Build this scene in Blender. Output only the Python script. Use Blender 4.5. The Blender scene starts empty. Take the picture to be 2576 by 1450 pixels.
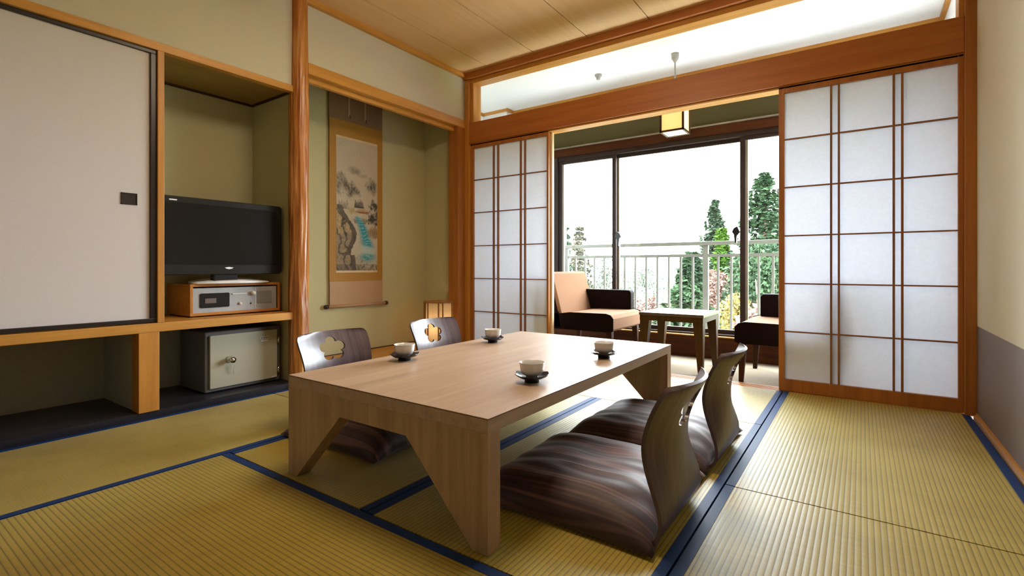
import bpy, bmesh, math, random
from mathutils import Vector, Matrix, noise
sc = bpy.context.scene
COL = sc.collection
R = math.radians
rnd = random.Random(7)

# ------------------------------------------------------------------ camera, sky, light, exposure
cam = bpy.data.cameras.new('camera')
cam_o = bpy.data.objects.new('camera', cam); COL.objects.link(cam_o)
cam_o.location = (0, 0, 0.76)
cam_o.rotation_euler = (R(90), 0, R(35.1))
cam.sensor_width = 36.0; cam.lens = 36.0 * 1248 / 2576
cam.shift_x = 0.0
cam.shift_y = -52.0 / 2576
cam.clip_start = 0.02; cam.clip_end = 3000
sc.camera = cam_o

world = bpy.data.worlds.new('sky'); sc.world = world; world.use_nodes = True
bg = world.node_tree.nodes['Background']
bg.inputs[0].default_value = (0.88, 0.94, 1.0, 1)
bg.inputs[1].default_value = 24.0

def portal(name, loc, rot, sx, sy):
    l = bpy.data.lights.new(name, 'AREA'); l.shape = 'RECTANGLE'; l.size = sx; l.size_y = sy
    l.cycles.is_portal = True
    o = bpy.data.objects.new(name, l); COL.objects.link(o); o.location = loc; o.rotation_euler = rot
    return o
portal('window_portal', (-1.06, 4.56, 1.02), (R(-90), 0, 0), 3.0, 1.75)

LAMP = 14.5            # ceiling lamp of the room, behind the top edge of the picture
sc.view_settings.view_transform = 'Standard'
sc.view_settings.look = 'None'
sc.view_settings.exposure = 0.50
sc.view_settings.gamma = 1.0
sc.view_settings.use_curve_mapping = False
cy = sc.cycles
cy.use_denoising = True
cy.max_bounces = 9; cy.diffuse_bounces = 6; cy.glossy_bounces = 4; cy.transmission_bounces = 4
cy.transparent_max_bounces = 12
cy.caustics_reflective = False; cy.caustics_refractive = False
cy.sample_clamp_indirect = 60.0
cy.use_adaptive_sampling = True; cy.adaptive_threshold = 0.015

# ------------------------------------------------------------------ materials
def new_mat(name):
    m = bpy.data.materials.new(name); m.use_nodes = True
    nt = m.node_tree
    return m, nt, nt.nodes['Principled BSDF']
def ramp(nt, cols):
    r = nt.nodes.new('ShaderNodeValToRGB'); e = r.color_ramp.elements
    while len(e) < len(cols): e.new(0.5)
    for i, (p, c) in enumerate(cols):
        e[i].position = p; e[i].color = (c[0], c[1], c[2], 1)
    return r
def coords(nt, scale=(1, 1, 1), kind='Object', loc=(0, 0, 0)):
    tc = nt.nodes.new('ShaderNodeTexCoord'); mp = nt.nodes.new('ShaderNodeMapping')
    mp.inputs['Scale'].default_value = scale; mp.inputs['Location'].default_value = loc
    nt.links.new(tc.outputs[kind], mp.inputs['Vector'])
    return mp.outputs['Vector']
def noise_tex(nt, vec, scale, detail=4, rough=0.55):
    n = nt.nodes.new('ShaderNodeTexNoise'); n.inputs['Scale'].default_value = scale
    n.inputs['Detail'].default_value = detail; n.inputs['Roughness'].default_value = rough
    nt.links.new(vec, n.inputs['Vector'])
    return n.outputs['Fac']
def bump(nt, b, h, strength, dist):
    bp = nt.nodes.new('ShaderNodeBump'); bp.inputs['Strength'].default_value = strength
    bp.inputs['Distance'].default_value = dist
    nt.links.new(h, bp.inputs['Height']); nt.links.new(bp.outputs['Normal'], b.inputs['Normal'])

def plain(name, col, rough=0.6, metal=0.0, spec=0.5, nscale=0, namt=0.12, bumpd=0.0):
    m, nt, b = new_mat(name)
    b.inputs['Roughness'].default_value = rough; b.inputs['Metallic'].default_value = metal
    b.inputs['Specular IOR Level'].default_value = spec
    sc_ = nscale or 12
    f = noise_tex(nt, coords(nt), sc_, 5)
    lo = [c * (1 - namt) for c in col]; hi = [min(1, c * (1 + namt)) for c in col]
    r = ramp(nt, [(0.3, lo), (0.7, hi)]); nt.links.new(f, r.inputs[0])
    nt.links.new(r.outputs[0], b.inputs['Base Color'])
    if bumpd: bump(nt, b, f, 0.6, bumpd)
    return m

def wood(name, dark, light, axis='x', rough=0.42, scale=1.0, spec=0.4, stretch=22, contrast=0.22, bumpd=0.0004):
    m, nt, b = new_mat(name)
    s = {'x': (1.2, stretch, stretch), 'y': (stretch, 1.2, stretch), 'z': (stretch, stretch, 1.2)}[axis]
    v = coords(nt, tuple(k * scale for k in s))
    f1 = noise_tex(nt, v, 1.0, 6, 0.6)
    f2 = noise_tex(nt, v, 6.0, 3, 0.6)
    mx = nt.nodes.new('ShaderNodeMath'); mx.operation = 'MULTIPLY_ADD'
    nt.links.new(f2, mx.inputs[0]); mx.inputs[1].default_value = 0.35
    nt.links.new(f1, mx.inputs[2])
    r = ramp(nt, [(0.5 - contrast + .17, dark), (0.5 + contrast + .17, light)])
    nt.links.new(mx.outputs[0], r.inputs[0]); nt.links.new(r.outputs[0], b.inputs['Base Color'])
    b.inputs['Roughness'].default_value = rough; b.inputs['Specular IOR Level'].default_value = spec
    if bumpd: bump(nt, b, mx.outputs[0], 0.4, bumpd)
    return m

def emissive(name, col, strength, base=None):
    m, nt, b = new_mat(name)
    b.inputs['Base Color'].default_value = (*(base or col), 1)
    b.inputs['Roughness'].default_value = 0.8
    f = noise_tex(nt, coords(nt, (3, 3, 30)), 2.0)
    r = ramp(nt, [(0.2, [c * .93 for c in col]), (0.8, col)]); nt.links.new(f, r.inputs[0])
    nt.links.new(r.outputs[0], b.inputs['Emission Color'])
    b.inputs['Emission Strength'].default_value = strength
    return m

PI_ = math.pi
def tatami_mat(name, axis):
    """woven rush with ribs running along `axis`"""
    m, nt, b = new_mat(name)
    tc = nt.nodes.new('ShaderNodeTexCoord'); sep = nt.nodes.new('ShaderNodeSeparateXYZ')
    nt.links.new(tc.outputs['Object'], sep.inputs[0])
    across = sep.outputs['Y' if axis == 'x' else 'X']; along = sep.outputs['X' if axis == 'x' else 'Y']
    def mth(op, a, c=None, d=None):
        n = nt.nodes.new('ShaderNodeMath'); n.operation = op
        for i, q in enumerate((a, c, d)):
            if q is None: continue
            if isinstance(q, (int, float)): n.inputs[i].default_value = q
            else: nt.links.new(q, n.inputs[i])
        return n.outputs[0]
    ph = mth('MULTIPLY', across, 2 * PI_ / 0.0152)
    s = mth('SINE', ph)
    s = mth('MULTIPLY_ADD', s, 0.5, 0.5)
    rib = mth('POWER', s, 0.45)                      # broad ridges, narrow grooves
    v = coords(nt, (9, 260, 1) if axis == 'y' else (260, 9, 1))
    fine = noise_tex(nt, v, 1.0, 3)
    blot = noise_tex(nt, coords(nt), 3.0, 4)
    k = mth('MULTIPLY_ADD', fine, 0.45, mth('MULTIPLY', blot, 0.55))
    r = ramp(nt, [(0.36, (0.330, 0.238, 0.020)), (0.50, (0.395, 0.298, 0.032)), (0.64, (0.450, 0.352, 0.058))])
    nt.links.new(k, r.inputs[0])
    mix = nt.nodes.new('ShaderNodeMix'); mix.data_type = 'RGBA'; mix.blend_type = 'MULTIPLY'
    mix.inputs['Factor'].default_value = 1.0
    g = ramp(nt, [(0.0, (0.34, 0.34, 0.30)), (0.55, (1, 1, 1))]); nt.links.new(rib, g.inputs[0])
    nt.links.new(r.outputs[0], mix.inputs[6]); nt.links.new(g.outputs[0], mix.inputs[7])
    nt.links.new(mix.outputs[2], b.inputs['Base Color'])
    b.inputs['Roughness'].default_value = 0.50; b.inputs['Specular IOR Level'].default_value = 0.62
    b.inputs['Sheen Weight'].default_value = 0.16; b.inputs['Sheen Roughness'].default_value = 0.35
    h = mth('MULTIPLY_ADD', fine, 0.25, rib)
    bump(nt, b, h, 0.5, 0.0012)
    return m

M = {}
M['plaster'] = plain('plaster', (0.56, 0.525, 0.425), 0.9, spec=0.2, nscale=160, namt=0.05, bumpd=0.0006)
M['plaster_alcove'] = plain('alcove_plaster', (0.50, 0.465, 0.285), 0.9, spec=0.2, nscale=160, namt=0.05, bumpd=0.0006)
M['lit_edge'] = wood('lit_stile_wood', (0.62, 0.46, 0.28), (0.74, 0.58, 0.38), 'z')  # honey wood made paler: window light on the stile is in the colour
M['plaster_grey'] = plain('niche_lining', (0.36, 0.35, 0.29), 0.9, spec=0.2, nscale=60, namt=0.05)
M['white'] = plain('white_paint', (0.93, 0.94, 0.94), 0.85, spec=0.2, nscale=40, namt=0.02)
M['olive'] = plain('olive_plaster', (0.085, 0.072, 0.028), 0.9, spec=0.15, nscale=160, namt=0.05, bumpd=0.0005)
M['wainscot'] = plain('wainscot_paper', (0.175, 0.135, 0.125), 0.6, spec=0.35, nscale=220, namt=0.10, bumpd=0.0004)
M['orange_y'] = wood('honey_wood_y', (0.42, 0.185, 0.030), (0.62, 0.30, 0.060), 'y')
M['orange_z'] = wood('honey_wood_z', (0.38, 0.155, 0.025), (0.60, 0.27, 0.052), 'z')
M['orange_x'] = wood('honey_wood_x', (0.42, 0.185, 0.030), (0.62, 0.30, 0.060), 'x')
M['red_x'] = wood('red_brown_wood_x', (0.30, 0.088, 0.016), (0.42, 0.145, 0.028), 'x', rough=0.45)
M['red_z'] = wood('red_brown_wood_z', (0.27, 0.088, 0.016), (0.40, 0.145, 0.026), 'z', rough=0.4)
M['lattice'] = wood('lattice_wood', (0.20, 0.075, 0.022), (0.29, 0.115, 0.035), 'z', rough=0.5)
M['dark_x'] = wood('dark_wood_x', (0.034, 0.010, 0.004), (0.085, 0.024, 0.006), 'x', rough=0.5, spec=0.12)
M['ceiling'] = wood('ceiling_board', (0.60, 0.365, 0.165), (0.70, 0.455, 0.225), 'y', rough=0.5, stretch=30, contrast=0.3, bumpd=0)
M['alc_ceil'] = wood('alcove_ceiling_board', (0.26, 0.165, 0.05), (0.34, 0.22, 0.07), 'y', rough=0.6)
M['table_y'] = wood('table_ash_y', (0.37, 0.255, 0.172), (0.53, 0.39, 0.28), 'y', rough=0.36, spec=0.55, stretch=26, contrast=0.24, bumpd=0.0002)
M['table_z'] = wood('table_ash_z', (0.35, 0.225, 0.13), (0.50, 0.335, 0.205), 'z', rough=0.35, spec=0.45, stretch=26, contrast=0.20, bumpd=0.0002)
M['veneer_edge'] = plain('dark_veneer_edge', (0.10, 0.05, 0.025), 0.5)
M['side_table'] = wood('side_table_wood', (0.036, 0.019, 0.007), (0.068, 0.037, 0.014), 'x', rough=0.30, spec=0.5)
M['side_table_leg'] = wood('side_table_leg_wood', (0.036, 0.017, 0.004), (0.070, 0.034, 0.009), 'z', rough=0.5, spec=0.12)
M['chair_leg'] = wood('walnut_leg', (0.022, 0.007, 0.003), (0.05, 0.016, 0.007), 'z', rough=0.5, spec=0.12)
M['black_lacquer'] = plain('black_lacquer', (0.016, 0.010, 0.009), 0.35, nscale=8, namt=0.2)
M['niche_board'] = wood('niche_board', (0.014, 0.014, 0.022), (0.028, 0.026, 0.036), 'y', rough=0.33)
M['fusuma'] = plain('sliding_door_paper', (0.62, 0.575, 0.575), 0.85, spec=0.25, nscale=300, namt=0.05, bumpd=0.0004)
M['heri'] = plain('tatami_border_cloth', (0.005, 0.034, 0.150), 0.6, spec=0.3, nscale=380, namt=0.45, bumpd=0.0006)
M['rush_x'] = tatami_mat('tatami_rush_x', 'x')
M['rush_y'] = tatami_mat('tatami_rush_y', 'y')
M['carpet'] = plain('sunroom_carpet', (0.25, 0.20, 0.145), 0.95, spec=0.1, nscale=220, namt=0.16, bumpd=0.002)
M['radio_y'] = wood('radio_case_wood', (0.33, 0.115, 0.016), (0.50, 0.20, 0.032), 'y', rough=0.35)
M['plastic_black'] = plain('black_plastic', (0.010, 0.010, 0.012), 0.22, nscale=6, namt=0.1)
M['screen'] = plain('television_screen', (0.010, 0.010, 0.009), 0.18, spec=0.25, nscale=2, namt=0.05)
M['silver'] = plain('silver_plastic', (0.72, 0.72, 0.74), 0.3, metal=0.1)
M['badge'] = plain('silver_badge', (0.75, 0.76, 0.80), 0.4, metal=0.2)
M['grey_panel'] = plain('grey_metal_panel', (0.36, 0.36, 0.36), 0.45, metal=0.3)
M['speaker_cloth'] = plain('speaker_mesh', (0.20, 0.205, 0.20), 0.7, nscale=500, namt=0.3)
M['knob'] = plain('pale_knob', (0.72, 0.72, 0.66), 0.3)
M['safe_body'] = plain('safe_grey_paint', (0.10, 0.095, 0.098), 0.45, nscale=90, namt=0.08)
M['safe_door'] = plain('safe_door_paint', (0.40, 0.385, 0.30), 0.42, nscale=90, namt=0.03)
M['chrome'] = plain('chrome', (0.75, 0.75, 0.72), 0.15, metal=1.0)
M['porcelain'] = plain('white_porcelain', (0.70, 0.69, 0.68), 0.12, spec=0.6, nscale=20, namt=0.02)
M['saucer'] = plain('dark_lacquer_saucer', (0.020, 0.016, 0.024), 0.22, spec=0.6, nscale=20, namt=0.2)
M['tan_fabric'] = plain('tan_weave', (0.20, 0.100, 0.052), 0.9, spec=0.2, nscale=260, namt=0.16, bumpd=0.001)
M['brown_leather'] = plain('dark_brown_leather', (0.008, 0.003, 0.003), 0.7, spec=0.06, nscale=120, namt=0.2, bumpd=0.0004)
M['sash_bronze'] = plain('bronze_sash', (0.026, 0.013, 0.010), 0.5, metal=0.0, spec=0.3)
M['sash_light'] = plain('pale_sash_edge', (0.22, 0.19, 0.14), 0.45)
M['rail_paint'] = plain('balcony_rail_paint', (0.050, 0.047, 0.034), 0.5)
M['concrete'] = plain('balcony_concrete', (0.78, 0.78, 0.77), 0.9, nscale=20, namt=0.1)
M['lamp_wood'] = wood('lamp_frame_wood', (0.035, 0.014, 0.007), (0.065, 0.027, 0.012), 'z', rough=0.45)
M['andon_wood'] = wood('floor_lamp_wood', (0.22, 0.10, 0.035), (0.34, 0.17, 0.06), 'z', rough=0.45)
M['lantern_paper'] = emissive('lit_lantern_paper', (1.0, 0.56, 0.16), 0.80, (0.9, 0.8, 0.6))
M['andon_paper'] = emissive('lit_floor_lamp_paper', (1.0, 0.56, 0.24), 0.42, (0.9, 0.75, 0.6))
M['bulb'] = emissive('glowing_bulb', (1.0, 0.72, 0.35), 16.0)
M['ceil_lamp'] = emissive('ceiling_lamp_diffuser', (1.0, 0.82, 0.60), LAMP)
M['sleeve_white'] = plain('off_white_metal', (0.45, 0.45, 0.42), 0.5)
M['silk_orange'] = plain('ochre_silk', (0.36, 0.175, 0.016), 0.65, nscale=60, namt=0.08)
M['silk_brown'] = plain('brown_silk', (0.22, 0.13, 0.078), 0.7, nscale=120, namt=0.12)
M['silk_pink'] = plain('pink_beige_silk', (0.43, 0.265, 0.155), 0.7, nscale=120, namt=0.06)
M['trunk'] = plain('bark', (0.12, 0.08, 0.055), 0.9, nscale=6, namt=0.4)

def foliage_mat(name, a, bcol):
    m, nt, b = new_mat(name)
    f = noise_tex(nt, coords(nt), 1.4, 6, 0.7)
    r = ramp(nt, [(0.35, a), (0.65, bcol)]); nt.links.new(f, r.inputs[0])
    nt.links.new(r.outputs[0], b.inputs['Base Color']); b.inputs['Roughness'].default_value = 0.8
    b.inputs['Specular IOR Level'].default_value = 0.2
    return m
M['pine'] = foliage_mat('pine_needles', (0.006, 0.018, 0.007), (0.028, 0.052, 0.020))
M['spruce'] = foliage_mat('spruce_needles', (0.010, 0.021, 0.011), (0.042, 0.064, 0.034))
M['moss'] = foliage_mat('bright_leaves', (0.012, 0.045, 0.002), (0.05, 0.10, 0.008))
M['russet'] = foliage_mat('russet_leaves', (0.055, 0.027, 0.022), (0.15, 0.085, 0.066))
M['yellow'] = foliage_mat('yellow_leaves', (0.085, 0.062, 0.012), (0.20, 0.15, 0.045))
M['olive_leaf'] = foliage_mat('olive_brown_needles', (0.03, 0.032, 0.018), (0.085, 0.075, 0.045))
M['lawn'] = foliage_mat('lawn_grass', (0.10, 0.14, 0.035), (0.22, 0.25, 0.09))

def shoji_paper():
    m = bpy.data.materials.new('shoji_paper'); m.use_nodes = True; nt = m.node_tree
    out = nt.nodes['Material Output']; nt.nodes.remove(nt.nodes['Principled BSDF'])
    d = nt.nodes.new('ShaderNodeBsdfDiffuse'); t = nt.nodes.new('ShaderNodeBsdfTranslucent')
    f = noise_tex(nt, coords(nt, (1, 1, 1)), 60, 5)
    r = ramp(nt, [(0.3, (0.72, 0.74, 0.79)), (0.7, (0.76, 0.78, 0.83))]); nt.links.new(f, r.inputs[0])
    nt.links.new(r.outputs[0], d.inputs[0]); nt.links.new(r.outputs[0], t.inputs[0])
    mx = nt.nodes.new('ShaderNodeMixShader'); mx.inputs[0].default_value = 0.36
    nt.links.new(d.outputs[0], mx.inputs[1]); nt.links.new(t.outputs[0], mx.inputs[2])
    nt.links.new(mx.outputs[0], out.inputs[0]); return m
M['shoji_paper'] = shoji_paper()
def glass_mat():
    m = bpy.data.materials.new('window_glass'); m.use_nodes = True; nt = m.node_tree
    out = nt.nodes['Material Output']; nt.nodes.remove(nt.nodes['Principled BSDF'])
    t = nt.nodes.new('ShaderNodeBsdfTransparent'); t.inputs[0].default_value = (0.965, 0.985, 0.975, 1)
    g = nt.nodes.new('ShaderNodeBsdfGlossy'); g.inputs['Roughness'].default_value = 0.02
    lw = nt.nodes.new('ShaderNodeLayerWeight'); lw.inputs[0].default_value = 0.5
    pw = nt.nodes.new('ShaderNodeMath'); pw.operation = 'POWER'; pw.inputs[1].default_value = 5.0; nt.links.new(lw.outputs['Facing'], pw.inputs[0])
    fr = nt.nodes.new('ShaderNodeMath'); fr.operation = 'MULTIPLY_ADD'; fr.inputs[1].default_value = 0.9; fr.inputs[2].default_value = 0.03; nt.links.new(pw.outputs[0], fr.inputs[0])
    mx = nt.nodes.new('ShaderNodeMixShader')
    nt.links.new(fr.outputs[0], mx.inputs[0]); nt.links.new(t.outputs[0], mx.inputs[1]); nt.links.new(g.outputs[0], mx.inputs[2])
    nt.links.new(mx.outputs[0], out.inputs[0]); return m
M['glass'] = glass_mat()
def water_mat():
    m, nt, b = new_mat('lake_water')
    b.inputs['Base Color'].default_value = (0.66, 0.72, 0.76, 1); b.inputs['Roughness'].default_value = 0.15
    f = noise_tex(nt, coords(nt, (1, 3, 1)), 0.6, 3); bump(nt, b, f, 0.3, 0.2); return m
M['water'] = water_mat()
def log_mat():
    m, nt, b = new_mat('polished_log')
    v = coords(nt, (16, 16, 1.6))
    f = noise_tex(nt, v, 1.6, 6, 0.65); f2 = noise_tex(nt, coords(nt, (40, 40, 4)), 1.0, 4)
    r = ramp(nt, [(0.3, (0.22, 0.062, 0.010)), (0.5, (0.42, 0.15, 0.026)), (0.68, (0.62, 0.30, 0.085))])
    nt.links.new(f, r.inputs[0]); nt.links.new(r.outputs[0], b.inputs['Base Color'])
    b.inputs['Roughness'].default_value = 0.3; b.inputs['Specular IOR Level'].default_value = 0.6
    bump(nt, b, f2, 0.6, 0.003); return m
M['log'] = log_mat()
def zaisu_mat():
    m, nt, b = new_mat('plum_stained_plywood')
    v = coords(nt, (1.0, 34, 1.6)); f = noise_tex(nt, v, 1.2, 6, 0.65)
    r = ramp(nt, [(0.32, (0.040, 0.024, 0.028)), (0.68, (0.125, 0.078, 0.088))]); nt.links.new(f, r.inputs[0])
    nt.links.new(r.outputs[0], b.inputs['Base Color']); b.inputs['Roughness'].default_value = 0.34
    b.inputs['Specular IOR Level'].default_value = 0.7
    bump(nt, b, f, 0.3, 0.0003); return m
M['zaisu'] = zaisu_mat()
def cushion_mat():
    m, nt, b = new_mat('striped_satin')
    v = coords(nt, (0.35, 17, 0.35)); f = noise_tex(nt, v, 1.0, 3, 0.6)
    r = ramp(nt, [(0.34, (0.030, 0.017, 0.020)), (0.44, (0.085, 0.042, 0.044)), (0.50, (0.038, 0.020, 0.024)), (0.56, (0.20, 0.105, 0.095)), (0.66, (0.085, 0.044, 0.048))])
    nt.links.new(f, r.inputs[0]); nt.links.new(r.outputs[0], b.inputs['Base Color'])
    b.inputs['Roughness'].default_value = 0.58; b.inputs['Specular IOR Level'].default_value = 0.5
    b.inputs['Sheen Weight'].default_value = 0.2; b.inputs['Sheen Roughness'].default_value = 0.35
    f2 = noise_tex(nt, coords(nt, (2, 14, 4)), 1.0, 4); bump(nt, b, f2, 0.4, 0.003); return m
M['cushion'] = cushion_mat()

# ------------------------------------------------------------------ mesh builder
WL = {}     # world translation of every object by name (no rotations while building)
class MB:
    def __init__(s): s.v = []; s.f = []; s.sm = []
    def add(s, vs, fs, smooth=False):
        n = len(s.v); s.v += [tuple(p) for p in vs]
        s.f += [tuple(i + n for i in f) for f in fs]; s.sm += [smooth] * len(fs)
        return s
    def box(s, x0, x1, y0, y1, z0, z1):
        x0, x1 = sorted((x0, x1)); y0, y1 = sorted((y0, y1)); z0, z1 = sorted((z0, z1))
        vs = [(x, y, z) for z in (z0, z1) for y in (y0, y1) for x in (x0, x1)]
        return s.add(vs, [(0, 2, 3, 1), (4, 5, 7, 6), (0, 1, 5, 4), (2, 6, 7, 3), (0, 4, 6, 2), (1, 3, 7, 5)])
    def hexa(s, b4, t4):
        """frustum from 4 bottom and 4 top corners, counter-clockwise from above"""
        return s.add(list(b4) + list(t4), [(3, 2, 1, 0), (4, 5, 6, 7)] + [(i, (i + 1) % 4, 4 + (i + 1) % 4, 4 + i) for i in range(4)])
    def taper(s, cx, cy, z0, z1, hb, ht, dxb=0, dyb=0):
        q = lambda c, d, h, z: [(c - h, d - h, z), (c + h, d - h, z), (c + h, d + h, z), (c - h, d + h, z)]
        return s.hexa(q(cx + dxb, cy + dyb, hb, z0), q(cx, cy, ht, z1))
    def prism(s, poly, axis, a0, a1, smooth=False):
        P = {'x': lambda p, a: (a, p[0], p[1]), 'y': lambda p, a: (p[0], a, p[1]), 'z': lambda p, a: (p[0], p[1], a)}[axis]
        n = len(poly); vs = [P(p, a0) for p in poly] + [P(p, a1) for p in poly]
        fs = [(i, (i + 1) % n, n + (i + 1) % n, n + i) for i in range(n)]
        s.add(vs, fs, smooth)
        k = len(s.v) - 2 * n
        s.f += [tuple(range(k + n - 1, k - 1, -1)), tuple(range(k + n, k + 2 * n))]; s.sm += [False, False]
        return s
    def lathe(s, prof, c=(0, 0, 0), seg=32, rfun=None, axis='z'):
        n = len(prof); vs = []
        for i in range(seg):
            a = 2 * PI_ * i / seg
            for (r, z) in prof:
                rr = r * (rfun(a, z) if rfun else 1)
                p = (rr * math.cos(a), rr * math.sin(a), z)
                if axis == 'x': p = (p[2], p[0], p[1])
                if axis == 'y': p = (p[0], p[2], p[1])
                vs.append((c[0] + p[0], c[1] + p[1], c[2] + p[2]))
        fs = []
        for i in range(seg):
            j = (i + 1) % seg
            for k in range(n - 1):
                fs.append((i * n + k, j * n + k, j * n + k + 1, i * n + k + 1))
        s.add(vs, fs, True); return s
    def tube(s, pts, r, seg=8, cap=True):
        pts = [Vector(p) for p in pts]; rs = r if isinstance(r, (list, tuple)) else [r] * len(pts)
        vs = []
        for i, p in enumerate(pts):
            d = (pts[min(i + 1, len(pts) - 1)] - pts[max(i - 1, 0)]).normalized()
            up = Vector((0, 0, 1)) if abs(d.z) < 0.9 else Vector((1, 0, 0))
            a = d.cross(up).normalized(); b = d.cross(a)
            for k in range(seg):
                t = 2 * PI_ * k / seg
                vs.append(p + (a * math.cos(t) + b * math.sin(t)) * rs[i])
        fs = [(i * seg + k, i * seg + (k + 1) % seg, (i + 1) * seg + (k + 1) % seg, (i + 1) * seg + k) for i in range(len(pts) - 1) for k in range(seg)]
        s.add(vs, fs, True)
        if cap:
            n = len(s.v) - len(vs)
            s.f += [tuple(range(n + seg - 1, n - 1, -1)), tuple(range(len(s.v) - seg, len(s.v)))]; s.sm += [False, False]
        return s
    def build(s, name, mat, parent=None, origin=None, bevel=0.0, fix=True):
        if parent is not None: o_w = Vector(WL[parent.name])
        elif origin is not None: o_w = Vector(origin)
        else:
            xs = [p[0] for p in s.v]; ys = [p[1] for p in s.v]; zs = [p[2] for p in s.v]
            o_w = Vector(((min(xs) + max(xs)) / 2, (min(ys) + max(ys)) / 2, min(zs)))
        me = bpy.data.meshes.new(name)
        me.from_pydata([tuple(Vector(p) - o_w) for p in s.v], [], s.f)
        me.polygons.foreach_set('use_smooth', s.sm)
        if fix:
            bm = bmesh.new(); bm.from_mesh(me); bmesh.ops.recalc_face_normals(bm, faces=bm.faces); bm.to_mesh(me); bm.free()
        me.materials.append(mat)
        o = bpy.data.objects.new(name, me); COL.objects.link(o)
        if parent is not None: o.parent = parent
        else: o.location = o_w
        WL[o.name] = tuple(o_w)
        if bevel:
            b = o.modifiers.new('bevel', 'BEVEL'); b.width = bevel; b.segments = 2; b.limit_method = 'ANGLE'; b.angle_limit = R(40)
        return o

def tag(o, label=None, cat=None, group=None, kind=None):
    if label: o['label'] = label
    if cat: o['category'] = cat
    if group: o['group'] = group
    if kind: o['kind'] = kind
    return o
def thing(name, loc, label=None, cat=None, group=None, kind=None):
    o = bpy.data.objects.new(name, None); COL.objects.link(o); o.location = loc; o.empty_display_size = 0.1
    WL[o.name] = tuple(loc)
    return tag(o, label, cat, group, kind)
def S(o): o['kind'] = 'structure'; return o
def dup(root, loc, rz=0.0, **kw):
    r = root.copy(); COL.objects.link(r); r.location = loc; r.rotation_euler = (0, 0, rz)
    for ch in list(root.children):
        c = ch.copy(); COL.objects.link(c); c.parent = r
        for g in ch.children:
            d = g.copy(); COL.objects.link(d); d.parent = c
    for k, v in kw.items(): r[k] = v
    return r
def B(*a): return MB().box(*a)
tn = [0]
def trim(mb, mat, bevel=0.002):
    tn[0] += 1
    return S(mb.build('trim_%d' % tn[0], mat, bevel=bevel))

# ------------------------------------------------------------------ dimensions
XL = -2.935          # face of the left wall line
XB = -3.46           # back of niches and alcove
XR = 0.484           # right wall
YS = 3.452           # shoji plane
YE = 3.57            # outer side of the shoji wall
YW = 4.42            # sunroom window wall
ZC = 2.507           # room ceiling
YB = -1.7            # wall behind

# ------------------------------------------------------------------ structure
S(B(-3.9, 0.7, YB - .1, 3.45, -0.14, -0.056).build('floor', M['niche_board']))
cb = MB(); x = -2.652
edges = [XL] + [-2.652 + .479 * i for i in range(0, 7)] + [XR]
for a, b in zip(edges[:-1], edges[1:]): cb.box(a + .0035, b - .0035, YB, 3.43, ZC, ZC + .02)
ceil = S(cb.build('ceiling', M['ceiling']))
S(B(-3.9, 0.7, YB - .1, YE, ZC + .0201, ZC + .08).build('ceiling_backing', M['black_lacquer']))
S(B(XR, XR + .1, YB, YE, 0.4621, ZC + .02).build('wall_right', M['plaster']))
S(B(XR, XR + .1, YB, YE, -.05, 0.462).build('wall_right_lower', M['wainscot']))
S(B(-3.9, 0.7, YB - .1, YB, -.05, ZC + .02).build('wall_back', M['plaster']))
# left wall: plaster above closet and niche
S(B(XL - .06, XL - .012, YB, 1.77, 1.911, ZC + .02).build('wall_left', M['plaster']))
S(B(XL - .06, XL - .012, 1.87, YS, 2.092, ZC + .02).build('wall_left_over_alcove', M['plaster']))
# niche box around television niche (upper) and lower niches
nb = MB()
nb.box(XB - .04, XB, YB, 1.80, .03, 2.0)                    # back
nb.box(XB, XL - .03, 1.785, 1.835, -.02, 2.4)               # side by the pillar
nb.box(XB, XL - .03, 1.015, 1.040, .476, 1.9)               # side by the closet
S(nb.build('wall_niche', M['plaster_alcove']))
nl = MB()
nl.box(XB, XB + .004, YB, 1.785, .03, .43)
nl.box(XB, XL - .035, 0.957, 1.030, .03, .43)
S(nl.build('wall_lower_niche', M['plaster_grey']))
S(B(XB, XL - .012, 1.04, 1.785, 1.885, 1.905).build('ceiling_niche', M['alc_ceil']))
mt = MB(); mt.box(XB, XB + .012, 1.04, 1.785, 1.872, 1.885); mt.box(XB, XL - .04, 1.773, 1.785, 1.872, 1.885)
trim(mt, M['lamp_wood'], 0)
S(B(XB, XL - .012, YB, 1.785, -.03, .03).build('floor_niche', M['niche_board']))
# tokonoma alcove shell
ta = MB()
ta.box(XB - .04, XB, 1.835, 3.50, -.02, 2.44)
ta.box(XB, XL - .10, 3.446, 3.50, -.02, 2.44)
ta.box(XB, XL - .012, 1.835, 1.86, -.02, 2.44)
S(ta.build('wall_alcove', M['plaster_alcove']))
S(B(XB - .04, XL - .06, 1.835, 3.50, 2.40, 2.44).build('ceiling_alcove', M['alc_ceil']))
S(B(XB, XL - .0, 1.86, 3.446, -.03, .055).build('floor_alcove', M['orange_y']))
trim(MB().box(XB, XB + .01, 1.86, 3.446, .055, .062), M['lamp_wood'], 0)

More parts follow.
